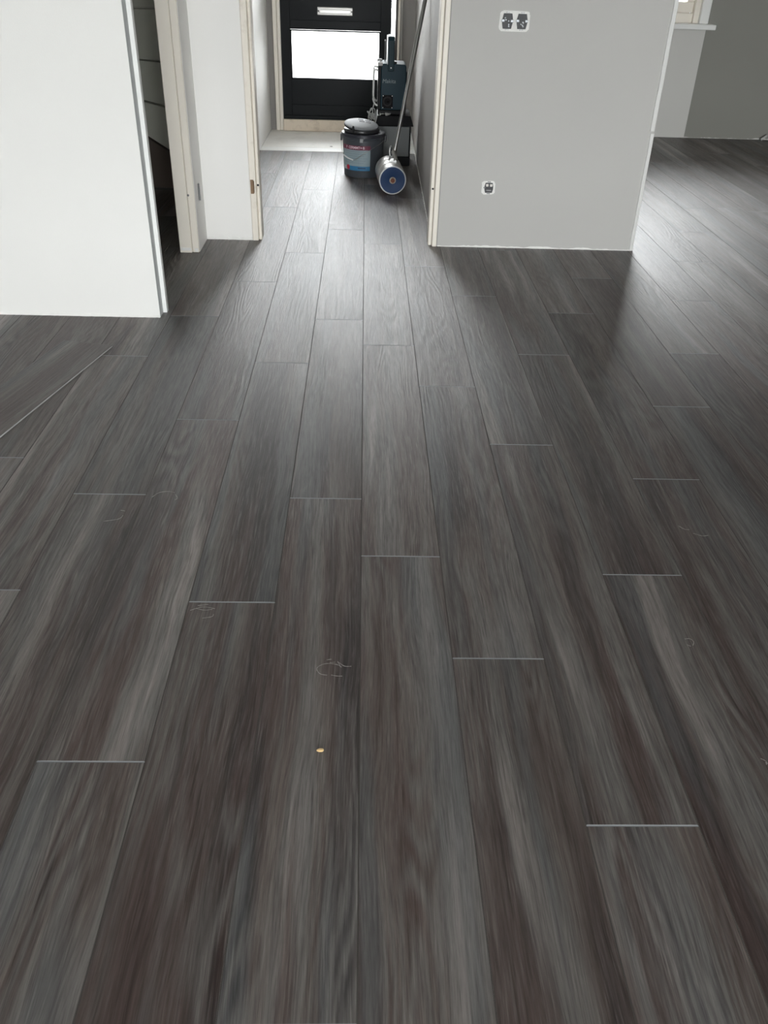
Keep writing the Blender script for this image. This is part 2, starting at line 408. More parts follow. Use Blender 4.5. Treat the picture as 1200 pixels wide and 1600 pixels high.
# corner bead of the grey wall: two lengths with a break
def bead(name, z0, z1, off, label, seed):
    r = random.Random(seed); bm = bmesh.new(); prev = None; n = int((z1-z0)/0.03)
    for i in range(n+1):
        z = z0+(z1-z0)*i/n; e = r.uniform(-0.0012, 0.0012)+off
        ring = [bm.verts.new(v) for v in ((1.341+e, 4.243, z), (1.343+e, 4.2375, z), (1.358+e*0.4, 4.2365, z), (1.3605+e*0.4, 4.239, z), (1.3605, 4.345, z), (1.35, 4.345, z))]
        if prev:
            for a in range(6): bm.faces.new((prev[a], ring[a], ring[(a+1) % 6], prev[(a+1) % 6]))
        else: bm.faces.new(ring[::-1])
        prev = ring
    bm.faces.new(prev)
    bmesh.ops.recalc_face_normals(bm, faces=bm.faces)
    return struct(link(name, bm, BEAD), label, 'trim')
bead('trim_9', 0.0, 0.545, 0.001, 'white corner bead on the grey wall, lower length', 2)
bead('trim_10', 0.556, CZ, -0.003, 'white corner bead on the grey wall, upper length', 4)

# cupboard door frame (far jamb) and its hinge
jamb = empty('trim_11', (-0.82, 4.04, 0)); struct(jamb, 'cream door frame post of the stair cupboard', 'door frame')
M = jamb
def child(name, bm, mat, par, **kw):
    o = link(name, bm, mat, **kw); o.parent = par; o.matrix_parent_inverse = Matrix.Translation(par.location).inverted()
    return o
child('post', boxes((-0.868, -0.811, 4.040, 4.10, 0, 2.10, 0.002)), CREAM, jamb)
child('stop', boxes((-0.810, -0.779, 4.046, 4.10, 0, 2.10, 0.003)), CREAM, jamb)
child('groove', boxes((-0.812, -0.808, 4.050, 4.09, 0, 2.10)), plain('groove_shade', (0.30, 0.27, 0.23), 0.8), jamb)  # darker strip stands in for the shade between post and stop
child('head', boxes((-0.868, -0.779, 3.262, 4.10, 2.10, 2.16, 0.002)), CREAM, jamb)
bm = bmesh.new(); add_box(bm, -0.862, -0.815, 4.0385, 4.041, 0.010, 0.024, 0.001); add_box(bm, -0.800, -0.783, 4.044, 4.047, 0.004, 0.02, 0.001)
child('bare_patch', bm, PLASTER, jamb)
def hinge(par, x, y, z, mat, side):
    bm = bmesh.new()
    if side == 'x':      # leaf lies in a plane of constant x
        add_box(bm, x, x+0.002, y, y+0.022, z, z+0.075, 0.0006)
        add_tube(bm, [(x+0.004, y, z), (x+0.004, y, z+0.075)], 0.0042, 10)
    else:
        add_box(bm, x, x+0.015, y-0.002, y, z, z+0.065, 0.0006)
        add_tube(bm, [(x+0.015, y-0.003, z+0.005), (x+0.015, y-0.003, z+0.06)], 0.0030, 10)
    h = child('hinge', bm, mat, par, smooth=40)
    return h
hinge(jamb, -0.778, 4.155, 0.215, DARKSTEEL, 'x')
bm = bmesh.new(); add_lathe(bm, [(0.0, -0.001), (0.005, -0.001), (0.005, 0.001), (0.0, 0.001)], 12, Matrix.Translation((-0.806, 4.0455, 0.262)) @ Matrix.Rotation(math.pi/2, 4, 'X'), cap=False)
child('screw_hole', bm, DARKSTEEL, jamb)

# hall opening frame: left and right posts
fl_ = empty('trim_12', (-0.53, 4.28, 0)); struct(fl_, 'worn cream door frame post at the left of the hall opening', 'door frame')
child('post', boxes((-0.549, -0.519, 4.268, 4.372, 0, 2.10, 0.003)), CREAM_WORN, fl_)
child('rebate', boxes((-0.5185, -0.504, 4.285, 4.372, 0, 2.10, 0.003)), CREAM_WORN, fl_)
child('head', boxes((-0.549, 0.372, 4.268, 4.372, 2.10, 2.16, 0.003)), CREAM, fl_)
hg = hinge(fl_, -0.545, 4.268, 0.225, RUST, 'y'); hg['label'] = 'rusty hinge leaf'
bm = bmesh.new(); add_lathe(bm, [(0.0, -0.001), (0.005, -0.001), (0.005, 0.001), (0.0, 0.001)], 12, Matrix.Translation((-0.511, 4.2845, 0.262)) @ Matrix.Rotation(math.pi/2, 4, 'X'), cap=False)
child('screw_hole', bm, BLACK, fl_)
fr_ = empty('trim_13', (0.35, 4.24, 0)); struct(fr_, 'cream door frame post at the right of the hall opening', 'door frame')
child('post', boxes((0.346, 0.369, 4.232, 4.34, 0, 2.10, 0.003)), CREAM, fr_)
child('rebate', boxes((0.327, 0.3455, 4.252, 4.34, 0, 2.10, 0.003)), CREAM, fr_)
child('groove', boxes((0.3685, 0.374, 4.243, 4.33, 0, 2.10)), plain('shadow_gap_grey', (0.24, 0.24, 0.23), 0.8), fr_)  # grey strip paints the shadow gap between frame post and wall
bm = bmesh.new(); add_lathe(bm, [(0.0, -0.001), (0.005, -0.001), (0.005, 0.001), (0.0, 0.001)], 12, Matrix.Translation((0.337, 4.2515, 0.272)) @ Matrix.Rotation(math.pi/2, 4, 'X'), cap=False)
child('screw_hole', bm, BLACK, fr_)

# stair cupboard interior: boards over the stair flank
sp = empty('stair_panelling', (-1.25, 5.40, 0)); tag(sp, 'dim grey boards seen through the gap in the stair cupboard', 'panelling')
# board edges as lines z = a + b*(x+1.25) on the plane y = 5.40
edges = [(2.2, 0.0), (1.16, -0.01), (0.935, 0.0), (0.685, -0.07), (0.472, -0.24), (0.275, -0.62)]
xa, xb = -1.50, -0.98
for i in range(len(edges)-1):
    (a1, b1), (a0, b0) = edges[i], edges[i+1]
    gap = 0.005
    pts = [(xa, max(0.0, a0+b0*(xa+1.25)+gap)), (xb, max(0.0, a0+b0*(xb+1.25)+gap)), (xb, a1+b1*(xb+1.25)-gap), (xa, a1+b1*(xa+1.25)-gap)]
    bm = bmesh.new(); add_prism(bm, pts, 5.372-0.006*i, 5.415, 'y', bev=0.002)
    child('board', bm, CLOSET, sp)
bm = bmesh.new(); add_prism(bm, [(-1.50, 0.0), (-0.98, 0.0), (-0.98, 0.10), (-1.50, 0.42)], 5.352, 5.415, 'y', bev=0.003)
k = child('base_board', bm, BROWN, sp); k['label'] = 'brown hardboard base'

# entry boards by the front door with crawl-space hatch
en = link('floor_entry', boxes((-0.76, 0.39, HALL_END+0.14, 7.50, -0.006, -0.0015)), SLATE); struct(en, 'worn whitish board floor inside the front door', 'floor')
o = link('edge_strip', boxes((-0.76, 0.39, HALL_END+0.002, HALL_END+0.138, -0.006, 0.0025, 0.002)), paint('whitewashed_strip', (0.88, 0.87, 0.85), 0.4, 0.04)); o.parent = en
o = link('hatch', boxes((-0.655, 0.25, HALL_END+0.144, 7.40, -0.0055, 0.002, 0.0015)), SLATE); o.parent = en; o['label'] = 'flat hatch panel with a finger hole'
bm = bmesh.new(); add_lathe(bm, [(0.0, 0.0), (0.011, 0.0), (0.011, 0.0006), (0.0, 0.0006)], 16, Matrix.Translation((-0.245, 6.80, 0.002)), cap=False)
h = link('finger_hole', bm, BLACK); h.parent = o

# ------------------------------------------------------------------ front door
door = empty('door_1', (-0.226, 7.48, 0)); struct(door, 'charcoal front door with a frosted lower pane and letter slot', 'door')
DL, DR, DB = -0.652, 0.200, 0.088
Y0, Y1 = 7.458, 7.505
child('stile', boxes((DL, -0.580, Y0, Y1, DB, 2.10, 0.002)), DOOR_DARK, door)
child('stile', boxes((0.118, DR, Y0, Y1, DB, 2.10, 0.002)), DOOR_DARK, door)
for z0, z1 in ((DB, 0.196), (0.722, 0.785), (0.955, 1.01), (1.93, 2.10)):
    child('rail', boxes((-0.580, 0.118, Y0+0.001, Y1, z0, z1, 0.002)), DOOR_DARK, door)
child('panel', boxes((-0.59, 0.128, Y0+0.007, Y1-0.005, 0.186, 0.384, 0.001)), DOOR_DARK, door)
child('panel', boxes((-0.59, 0.128, Y0+0.007, Y1-0.005, 0.777, 0.965, 0.001)), DOOR_DARK, door)
child('weather_bar', boxes((DL+0.01, DR-0.01, Y0-0.010, Y0, DB+0.004, DB+0.030, 0.003)), DOOR_DARK, door)
for z0, z1 in ((0.378, 0.720), (1.01, 1.93)):
    fr = bmesh.new(); t_ = 0.010
    for s in ((-0.580, -0.580+t_, z0, z1), (0.118-t_, 0.118, z0, z1), (-0.580, 0.118, z0, z0+t_), (-0.580, 0.118, z1-t_, z1)):
        add_box(fr, s[0], s[1], Y0+0.004, Y0+0.02, s[2], s[3], 0.001)
    child('glazing_bead', fr, DOOR_DARK, door)
    child('pane', boxes((-0.584, 0.122, Y0+0.022, Y0+0.028, z0-0.004, z1+0.004)), FROST if z0 < 1 else GLASS, door)
ls = child('letter_slot', boxes((-0.368, -0.098, Y0-0.006, Y0+0.008, 0.820, 0.874, 0.004)), plain('satin_aluminium', (0.48, 0.47, 0.45), 0.4, 0.5), door)
bm = boxes((-0.350, -0.116, Y0-0.011, Y0-0.005, 0.832, 0.858, 0.003))
o = link('flap', bm, plain('satin_aluminium_flap', (0.55, 0.54, 0.52), 0.35, 0.5)); o.parent = ls
for sx in (-0.360, -0.106):
    bm = bmesh.new(); add_lathe(bm, [(0.0, 0), (0.005, 0), (0.004, 0.003), (0.0, 0.003)], 10, Matrix.Translation((sx, Y0-0.006, 0.847)) @ Matrix.Rotation(math.pi/2, 4, 'X'), cap=False)
    o = link('screw', bm, BLACK); o.parent = ls
df = empty('trim_14', (-0.2, 7.5, 0)); struct(df, 'cream frame and sill around the dark front door', 'door frame')
child('post', boxes((-0.712, -0.682, 7.455, 7.60, 0, 2.16, 0.003)), CREAM, df)
child('stop', boxes((-0.681, -0.654, 7.470, 7.60, 0, 2.16, 0.003)), CREAM, df)
child('post', boxes((0.2505, 0.268, 7.462, 7.60, 0, 2.16, 0.003)), CREAM, df)
child('post', boxes((0.2685, 0.288, 7.478, 7.60, 0, 2.16, 0.003)), paint('shaded_side_post', (0.42, 0.40, 0.37), 0.5), df)  # same frame as the cream posts, with its shade put into the colour
child('mullion', boxes((0.232, 0.250, 7.475, 7.60, 0, 2.16, 0.002)), plain('brown_mullion_paint', (0.06, 0.05, 0.045), 0.5), df)
child('side_panel', boxes((0.202, 0.232, 7.49, 7.54, 0.086, 0.64, 0.001)), plain('brown_side_panel', (0.07, 0.058, 0.05), 0.5), df)
child('sill', boxes((-0.654, 0.250, 7.442, 7.60, 0.0, 0.086, 0.004)), SILLW, df)
child('head', boxes((-0.654, 0.250, 7.462, 7.60, 2.102, 2.16, 0.003)), CREAM, df)
child('transom', boxes((-0.712, 0.288, 7.462, 7.60, 2.46, 2.50, 0.003)), CREAM, df)
child('added_fanlight', boxes((-0.70, 0.28, 7.53, 7.536, 2.16, 2.46)), GLASS, df)  # unseen pane added above the door to bring more daylight into the hall
sl = link('window_2', boxes((0.203, 0.232, 7.50, 7.506, 0.64, 2.10)), GLASS); struct(sl, 'narrow bright glass strip beside the front door', 'window')

# ------------------------------------------------------------------ far window with sill
wn = empty('window_1', (1.95, 7.62, 0.82)); struct(wn, 'white framed window with sill at the upper right', 'window')
child('sill', boxes((1.20, 2.735, 7.50, 7.72, 0.796, 0.832, 0.004)), WHITE_TRIM, wn)
child('casing', boxes((2.630, 2.700, 7.60, 7.66, 0.832, 2.25, 0.004)), WHITE_TRIM, wn)
child('casing', boxes((1.25, 1.32, 7.60, 7.66, 0.832, 2.25, 0.004)), WHITE_TRIM, wn)
child('casing', boxes((1.32, 2.63, 7.60, 7.66, 2.18, 2.25, 0.004)), WHITE_TRIM, wn)
child('frame_post', boxes((2.585, 2.63, 7.635, 7.74, 0.832, 2.18, 0.004)), CREAM, wn)
child('frame_post', boxes((1.32, 1.365, 7.635, 7.74, 0.832, 2.18, 0.004)), CREAM, wn)
child('bottom_rail', boxes((1.365, 2.585, 7.655, 7.74, 0.832, 0.900, 0.004)), CREAM, wn)
child('sash_rail', boxes((1.365, 2.585, 7.675, 7.74, 0.902, 0.975, 0.004)), CREAM, wn)
child('sash_stile', boxes((2.53, 2.585, 7.675, 7.74, 0.976, 2.18, 0.004)), CREAM, wn)
child('sash_stile', boxes((1.365, 1.42, 7.675, 7.74, 0.976, 2.18, 0.004)), CREAM, wn)
child('sash_rail', boxes((1.42, 2.53, 7.675, 7.74, 2.10, 2.18, 0.004)), CREAM, wn)
child('pane', boxes((1.42, 2.53, 7.70, 7.706, 0.976, 2.10)), GLASS, wn)
# garden windows behind the camera
bw = empty('window_3', (-0.2, -4.6, 0.1)); struct(bw, 'wide garden windows behind the camera', 'window')
for i in range(4):
    xa_ = -1.5 + i*1.2
    fr = bmesh.new()
    for s in ((xa_, xa_+0.06, 0.1, 2.3), (xa_+1.14, xa_+1.2, 0.1, 2.3), (xa_+0.06, xa_+1.14, 0.1, 0.17), (xa_+0.06, xa_+1.14, 2.23, 2.3)):
        add_box(fr, s[0], s[1], -4.74, -4.66, s[2], s[3], 0.004)
    child('frame', fr, WHITE_TRIM, bw)
    child('pane', boxes((xa_+0.06, xa_+1.14, -4.703, -4.697, 0.17, 2.23)), GLASS, bw)

# ------------------------------------------------------------------ open wall sockets
WY = 4.242
def rr_poly(cx, cz, w_, h_, r, n=5, jit=0.0, seed=0):
    rg = random.Random(seed); pts = []
    for (sx, sz, a0) in ((1, -1, -90), (1, 1, 0), (-1, 1, 90), (-1, -1, 180)):
        for k in range(n+1):
            a = math.radians(a0+90*k/n)
            pts.append((cx+sx*(w_/2-r)+r*math.cos(a)+rg.uniform(-jit, jit), cz+sz*(h_/2-r)+r*math.sin(a)+rg.uniform(-jit, jit)))
    return pts
def socket(name, x, z, label, double):
    e = empty(name, (x, WY, z)); tag(e, label, 'socket', 'unfinished wall sockets on the grey wall')
    wd = 0.132 if double else 0.066
    bm = bmesh.new(); add_prism(bm, rr_poly(0, 0, wd, 0.078 if double else 0.062, 0.016, jit=0.0016, seed=int(x*100)), -0.0025, 0.0, 'y'); link('plaster_patch', bm, PLASTER, e)
    for cx in ((-0.031, 0.033) if double else (0.002,)):
        h_ = 0.058 if double else 0.046; w_ = 0.046 if double else 0.042
        bm = bmesh.new()
        add_prism(bm, [(cx-w_*0.40, -h_/2), (cx+w_*0.40, -h_/2), (cx+w_/2, -h_*0.12), (cx+w_/2, h_*0.15), (cx+w_*0.40, h_/2), (cx-w_*0.40, h_/2), (cx-w_/2, h_*0.15), (cx-w_/2, -h_*0.12)], -0.006, 0.0, 'y', bev=0.001)
        body = link('socket_body', bm, BLACKHOLE, e)
        for sz in (-1, 1): link('slot', boxes((cx-0.008, cx+0.008, -0.0045, -0.001, sz*(h_/2+0.004)-0.002, sz*(h_/2+0.004)+0.002, 0.0005)), DARKSTEEL, e)
        bm = bmesh.new()
        if double:
            r = random.Random(int(cx*1000)+5)
            add_box(bm, cx-w_/2-0.004, cx-w_/2+0.010, -0.0085, -0.004, -0.003, 0.007, 0.001)
            add_box(bm, cx+w_/2-0.010, cx+w_/2+0.003, -0.0085, -0.004, -0.004, 0.006, 0.001)
            for q in range(5):
                px, pz = cx+r.uniform(-0.013, 0.013), r.uniform(-0.022, 0.022)
                add_box(bm, px-0.003, px+0.003, -0.0085, -0.005, pz-0.003, pz+0.003, 0.001)
            link('terminal', bm, plain('dull_zinc', (0.24, 0.25, 0.26), 0.4, 0.7), body)
        else:
            for sx in (-0.009, 0.010): add_box(bm, cx+sx-0.006, cx+sx+0.006, -0.010, -0.004, 0.006, 0.018, 0.0015)
            link('terminal', bm, plain('white_terminal', (0.78, 0.74, 0.70), 0.5), body)
            bm = bmesh.new(); add_box(bm, cx-0.026, cx-0.017, -0.008, -0.002, -0.002, 0.003, 0.001)
            add_box(bm, cx-0.012, cx+0.012, -0.009, -0.004, -0.014, -0.008, 0.001)
            link('bracket', bm, DARKSTEEL, body)
    return e
socket('wall_socket', 0.652, 0.983, 'open double wall socket without cover, high on the grey wall', True)
socket('wall_socket', 0.604, 0.286, 'open single wall socket without cover, low on the grey wall', False)

# small pipe stub at the far wall
bm = bmesh.new(); add_tube(bm, spline([(3.40, 7.61, 0.035), (3.385, 7.585, 0.034), (3.355, 7.565, 0.02), (3.335, 7.56, 0.010)], 6), [0.010]*18+[0.013], 10)
tag(link('cable_stub', bm, plain('pale_grey_plastic', (0.55, 0.55, 0.53), 0.5), smooth=True), 'short pale cable stub poking out at the foot of the dark far wall', 'cable')

# ------------------------------------------------------------------ bucket
BX, BY = -0.003, 5.872
bk = empty('bucket', (BX, BY, 0)); tag(bk, 'dark grey plastic bucket with a coloured label in the hall', 'bucket')
BH, RB, RT = 0.262, 0.1235, 0.1365
def brad(z): return RB+(RT-RB)*z/BH
bm = bmesh.new()
add_lathe(bm, [(0.0, 0.004), (RB-0.006, 0.004), (RB-0.004, 0.0), (RB-0.001, 0.001), (RB, 0.005), (brad(0.226), 0.226), (brad(0.226)+0.004, 0.228), (brad(0.226)+0.005, 0.233),
               (RT+0.001, 0.236), (RT+0.0015, BH-0.012), (RT-0.004, BH-0.012), (RB-0.005, 0.010), (0.0, 0.010)], 64, cap=False)
link('body', bm, plain('dark_grey_bucket_plastic', (0.055, 0.061, 0.070), 0.4, spec=0.35), bk, smooth=35)
bm = bmesh.new()
add_lathe(bm, [(RT+0.0022, 0.238), (RT+0.0055, 0.240), (RT+0.0060, 0.256), (RT+0.003, BH-0.002), (RT-0.012, BH-0.001), (0.0, BH-0.001)], 64, cap=False)
link('rim', bm, plain('dark_navy_rim_plastic', (0.020, 0.021, 0.030), 0.40), bk, smooth=35)
for a in (math.radians(176), math.radians(-4)):
    bm = bmesh.new(); r_ = RT+0.006
    add_box(bm, -0.006, 0.006, -0.013, 0.013, 0.205, 0.246, 0.003)
    bmesh.ops.transform(bm, matrix=Matrix.Rotation(a, 4, 'Z') @ Matrix.Translation((r_, 0, 0)), verts=bm.verts)
    link('ear', bm, plain('dark_ear_plastic', (0.05, 0.053, 0.06), 0.4), bk)
bm = bmesh.new(); add_box(bm, -0.012, 0.012, -0.003, 0.004, 0.214, 0.240, 0.002)
bmesh.ops.transform(bm, matrix=Matrix.Translation((-0.012, -brad(0.226)-0.004, 0)), verts=bm.verts)
link('tear_tab', bm, plain('grey_tab', (0.17, 0.175, 0.18), 0.35), bk)
# label: curved patches wrapped on the body. u = fraction of angle, angle -90deg faces the camera
A0, A1 = math.radians(-163), math.radians(-70)
def patch(u0, u1, z0, z1, lift, n=14):
    bm = bmesh.new(); prev = None
    for i in range(n+1):
        a = A0+(A1-A0)*(u0+(u1-u0)*i/n)
        col_ = []
        for z in (z0, z1):
            for dr in (lift, lift-0.0006):
                r_ = brad(z)+dr
                col_.append(bm.verts.new((r_*math.cos(a), r_*math.sin(a), z)))
        # order: z0 outer, z0 inner, z1 outer, z1 inner
        if prev:
            bm.faces.new((prev[0], col_[0], col_[2], prev[2])); bm.faces.new((prev[2], col_[2], col_[3], prev[3]))
            bm.faces.new((prev[1], prev[0], col_[0], col_[1])) if False else bm.faces.new((prev[1], col_[1], col_[0], prev[0]))
        prev = col_
    return bm
def wrap_text(body, u, z, size, lift, bold=0.0, shear=0.0):
    t = text_mesh(body, size, shear, 0.0002, bold)
    for v in t.verts:
        a = A0+(A1-A0)*u + v.co.x/RT
        zz = z+v.co.y; r_ = brad(zz)+lift+v.co.z
        v.co = (r_*math.cos(a), r_*math.sin(a), zz)
    return t
lab = link('label', patch(0, 1, 0.045, 0.176, 0.0010), plain('pale_blue_label_paper', (0.25, 0.32, 0.345), 0.45), bk)
link('title_band', patch(0, 1, 0.170, 0.196, 0.0018), plain('crimson_band_print', (0.14, 0.022, 0.05), 0.45), lab)
link('title_lettering', wrap_text('F  CERMMT+·B', 0.52, 0.183, 0.021, 0.0024, 0.0004), plain('pink_white_print', (0.72, 0.55, 0.60), 0.5), lab)
link('blue_band', patch(0.30, 1, 0.045, 0.072, 0.0018), plain('blue_band_print', (0.030, 0.165, 0.32), 0.45), lab)
link('code_box', patch(0.02, 0.18, 0.047, 0.068, 0.0018), plain('pale_code_print', (0.5, 0.5, 0.5), 0.5), lab)
def disc_patch(u, z, rad, lift, n=20):
    bm = bmesh.new(); vs = []
    for k in range(n):
        q = 2*math.pi*k/n; zz = z+rad*math.sin(q); a = A0+(A1-A0)*u+rad*math.cos(q)/RT; r_ = brad(zz)+lift
        vs.append(bm.verts.new((r_*math.cos(a), r_*math.sin(a), zz)))
    f = bm.faces.new(vs); bmesh.ops.solidify(bm, geom=[f], thickness=0.0006)
    return bm
link('red_spot', disc_patch(0.27, 0.062, 0.015, 0.0030), plain('red_spot_print', (0.42, 0.02, 0.045), 0.45), lab)
for i in range(6):
    zz = 0.158-0.0135*i
    link('text_line', patch(0.12, 0.92-0.06*(i % 3), zz, zz+0.0035, 0.0016), plain('grey_text_print', (0.20, 0.26, 0.29), 0.5), lab)
bm = patch(0.62, 0.86, 0.057, 0.064, 0.0024, 6); link('dark_text', bm, plain('dark_blue_print', (0.01, 0.06, 0.14), 0.5), lab)
# bail wire: ear - sagging along the front - ear, with a white grip
def on_b(deg, z, d): 
    a = math.radians(deg); r_ = brad(z)+d; return (r_*math.cos(a), r_*math.sin(a), z)
path = spline([on_b(-184, 0.224, 0.010), on_b(-180, 0.19, 0.010), on_b(-172, 0.15, 0.009), on_b(-158, 0.128, 0.006), on_b(-138, 0.117, 0.005), on_b(-118, 0.108, 0.0045),
               on_b(-95, 0.140, 0.0045), on_b(-72, 0.172, 0.005), on_b(-40, 0.206, 0.007), on_b(-8, 0.224, 0.010)], 8)
bm = bmesh.new(); add_tube(bm, path, 0.0016, 8); hd = link('bail_handle', bm, STEEL, bk, smooth=True)
bm = bmesh.new(); add_tube(bm, spline([on_b(-157, 0.128, 0.006), on_b(-138, 0.117, 0.0055), on_b(-119, 0.109, 0.0055)], 8), 0.0042, 10); link('grip', bm, plain('white_grip_plastic', (0.75, 0.76, 0.76), 0.4), hd, smooth=True)

# round appliance/lid lying on the bucket
ld = empty('round_lid', (BX-0.012, BY-0.008, BH-0.0005)); tag(ld, 'grey domed round lid with dark slots lying on top of the bucket', 'lid')
bm = bmesh.new(); add_lathe(bm, [(0.0, 0.0), (0.108, 0.0), (0.114, 0.004), (0.116, 0.014), (0.112, 0.022), (0.100, 0.024), (0.0, 0.024)], 56, cap=False)
link('lower_ring', bm, plain('black_ring_plastic', (0.018, 0.018, 0.020), 0.35, spec=0.4), ld, smooth=40)
tilt = Matrix.Translation((-0.004, 0, 0.026)) @ Matrix.Rotation(math.radians(5.0), 4, 'Y') @ Matrix.Rotation(math.radians(8.5), 4, 'X')
def tl(bm): bmesh.ops.transform(bm, matrix=tilt, verts=bm.verts); return bm
def dz_(r_): return 0.014 + 0.020*math.sqrt(max(0.0, 1-(r_/0.112)**2))
bm = bmesh.new(); add_lathe(bm, [(0.0, 0.002), (0.098, 0.002), (0.106, 0.007), (0.109, 0.012), (0.108, dz_(0.108)), (0.100, dz_(0.100)), (0.085, dz_(0.085)), (0.065, dz_(0.065)), (0.040, dz_(0.04)), (0.020, dz_(0.02)), (0.0, dz_(0))], 56, cap=False)
dome = link('dome', tl(bm), plain('light_grey_dome_plastic', (0.19, 0.197, 0.205), 0.55, spec=0.3), ld, smooth=40)
bm = bmesh.new(); add_lathe(bm, [(0.100, 0.003), (0.1095, 0.006), (0.1105, 0.012), (0.1085, 0.014)], 56, cap=False)
link('edge_band', tl(bm), BLACK, ld, smooth=40)
for i, (sx, sy) in enumerate(((-0.006, 0.045), (0.036, 0.043), (0.002, 0.012), (0.044, 0.010))):
    bm = bmesh.new(); zt = dz_(math.hypot(sx, sy))+0.0022
    add_box(bm, sx-0.017, sx+0.017, sy-0.012, sy+0.012, zt-0.010, zt, 0.002); link('slot', tl(bm), plain('dark_slot_plastic', (0.010, 0.011, 0.018), 0.5), dome)
bm = bmesh.new(); add_box(bm, -0.060, -0.047, -0.108, -0.094, 0.004, 0.048, 0.004, 2); link('latch', bm, BLACK, ld)

# ------------------------------------------------------------------ floor roller with long handle
ro = empty('floor_roller', (0.166, 5.47, 0)); tag(ro, 'steel floor roller with blue end cap and long handle leaning on the hall wall', 'roller')
RR = 0.0835
rotm = Matrix.Rotation(math.radians(3.5), 4, 'Z') @ Matrix.Translation((0, 0.155, RR)) @ Matrix.Rotation(math.pi/2, 4, 'X')
# local z of the lathe runs towards -y (the camera) after the rotation
seg = 3; ln = 0.31/seg
rollsteel = plain('worn_roller_steel', (0.36, 0.35, 0.335), 0.38, 0.85, var=0.15)
for i in range(seg):
    z0 = i*ln
    bm = bmesh.new(); add_lathe(bm, [(0.0, z0+0.002), (RR-0.006, z0+0.002), (RR-0.001, z0+0.004), (RR, z0+0.009), (RR, z0+ln-0.009), (RR-0.001, z0+ln-0.004), (RR-0.006, z0+ln-0.002), (0.0, z0+ln-0.002)], 56, rotm, cap=False)
    sgm = link('roller_segment', bm, rollsteel, ro, smooth=40)
bm = bmesh.new(); add_lathe(bm, [(0.0, 0.309), (RR-0.0085, 0.309), (RR-0.0085, 0.3125), (0.020, 0.3125), (0.018, 0.311), (0.0, 0.311)], 56, rotm, cap=False)
capo = link('end_cap', bm, plain('blue_cap_paint', (0.022, 0.047, 0.115), 0.5, spec=0.2, var=0.15), ro, smooth=40); capo['label'] = 'blue end cap'
bm = bmesh.new(); add_lathe(bm, [(RR-0.0085, 0.311), (RR-0.0085, 0.314), (RR-0.003, 0.314), (RR-0.002, 0.309)], 56, rotm, cap=False)
link('rim_ring', bm, plain('grey_rim', (0.34, 0.35, 0.36), 0.4, 0.6), ro, smooth=40)
bm = bmesh.new(); add_lathe(bm, [(0.0, 0.3115), (0.019, 0.3115), (0.019, 0.315), (0.0135, 0.315), (0.0135, 0.318), (0.011, 0.320), (0.0, 0.320)], 24, rotm, cap=False)
link('hub_collar', bm, DARKSTEEL, capo, smooth=40)
bm = bmesh.new(); add_lathe(bm, [(0.0, 0.318), (0.0125, 0.318), (0.0125, 0.3235), (0.010, 0.325), (0.0, 0.325)], 24, rotm, cap=False)
link('hub', bm, plain('rust_hub', (0.15, 0.048, 0.025), 0.7, 0.0, var=0.3), capo, smooth=40)
bm = bmesh.new(); add_lathe(bm, [(0.014, 0.314), (0.0195, 0.314), (0.0195, 0.3165), (0.014, 0.3165)], 24, rotm, cap=False)
link('hub_ring', bm, plain('pale_hub_metal', (0.20, 0.17, 0.14), 0.4, 0.7), capo, smooth=40)
# yoke strap, pivot tube and handle (local coordinates of the roller)
HSTEEL = plain('dull_handle_steel', (0.24, 0.24, 0.23), 0.30, 1.0)
bm = bmesh.new(); add_prism(bm, [(-0.012, 0.158), (0.034, 0.158), (0.034, 0.176), (0.024, 0.190), (-0.002, 0.190), (-0.012, 0.176)], -0.055, 0.020, 'y', bev=0.002)
link('yoke', bm, STEEL, ro)
bm = bmesh.new(); add_tube(bm, [(0.029, -0.052, 0.176), (0.012, -0.018, 0.222)], 0.0135, 20); pv = link('pivot_tube', bm, STEEL, ro, smooth=40)
bm = bmesh.new(); add_tube(bm, [(0.0292, -0.0525, 0.1755), (0.0288, -0.0512, 0.1768)], 0.0095, 16); link('tube_bore', bm, BLACK, pv)
bm = bmesh.new(); add_tube(bm, spline([(-0.004, 0.0, 0.186), (-0.008, 0.004, 0.214), (-0.006, 0.006, 0.240), (0.002, 0.004, 0.246)], 5), 0.0052, 10); link('hook', bm, STEEL, ro, smooth=True)
# handle passes (0.337,5.60,1.0) in world and rests on the wall
p_a = Vector((0.018, -0.016, 0.205)); p_b = Vector((0.337-0.166, 5.60-5.47, 1.0)); dv = (p_b-p_a)
p_top = p_a+dv*1.13; p_mid = p_a+dv*0.56
bm = bmesh.new(); add_tube(bm, [p_a, p_mid], 0.0105, 18); link('handle_tube', bm, HSTEEL, ro, smooth=40)
bm = bmesh.new(); add_tube(bm, [p_mid-dv*0.01, p_mid+dv*0.002, p_top], 0.0128, 18); hu = link('handle_tube', bm, HSTEEL, ro, smooth=40)
bm = bmesh.new(); add_tube(bm, [p_a-dv*0.006, p_a+dv*0.05], 0.0135, 16); link('handle_socket', bm, HSTEEL, ro, smooth=40)

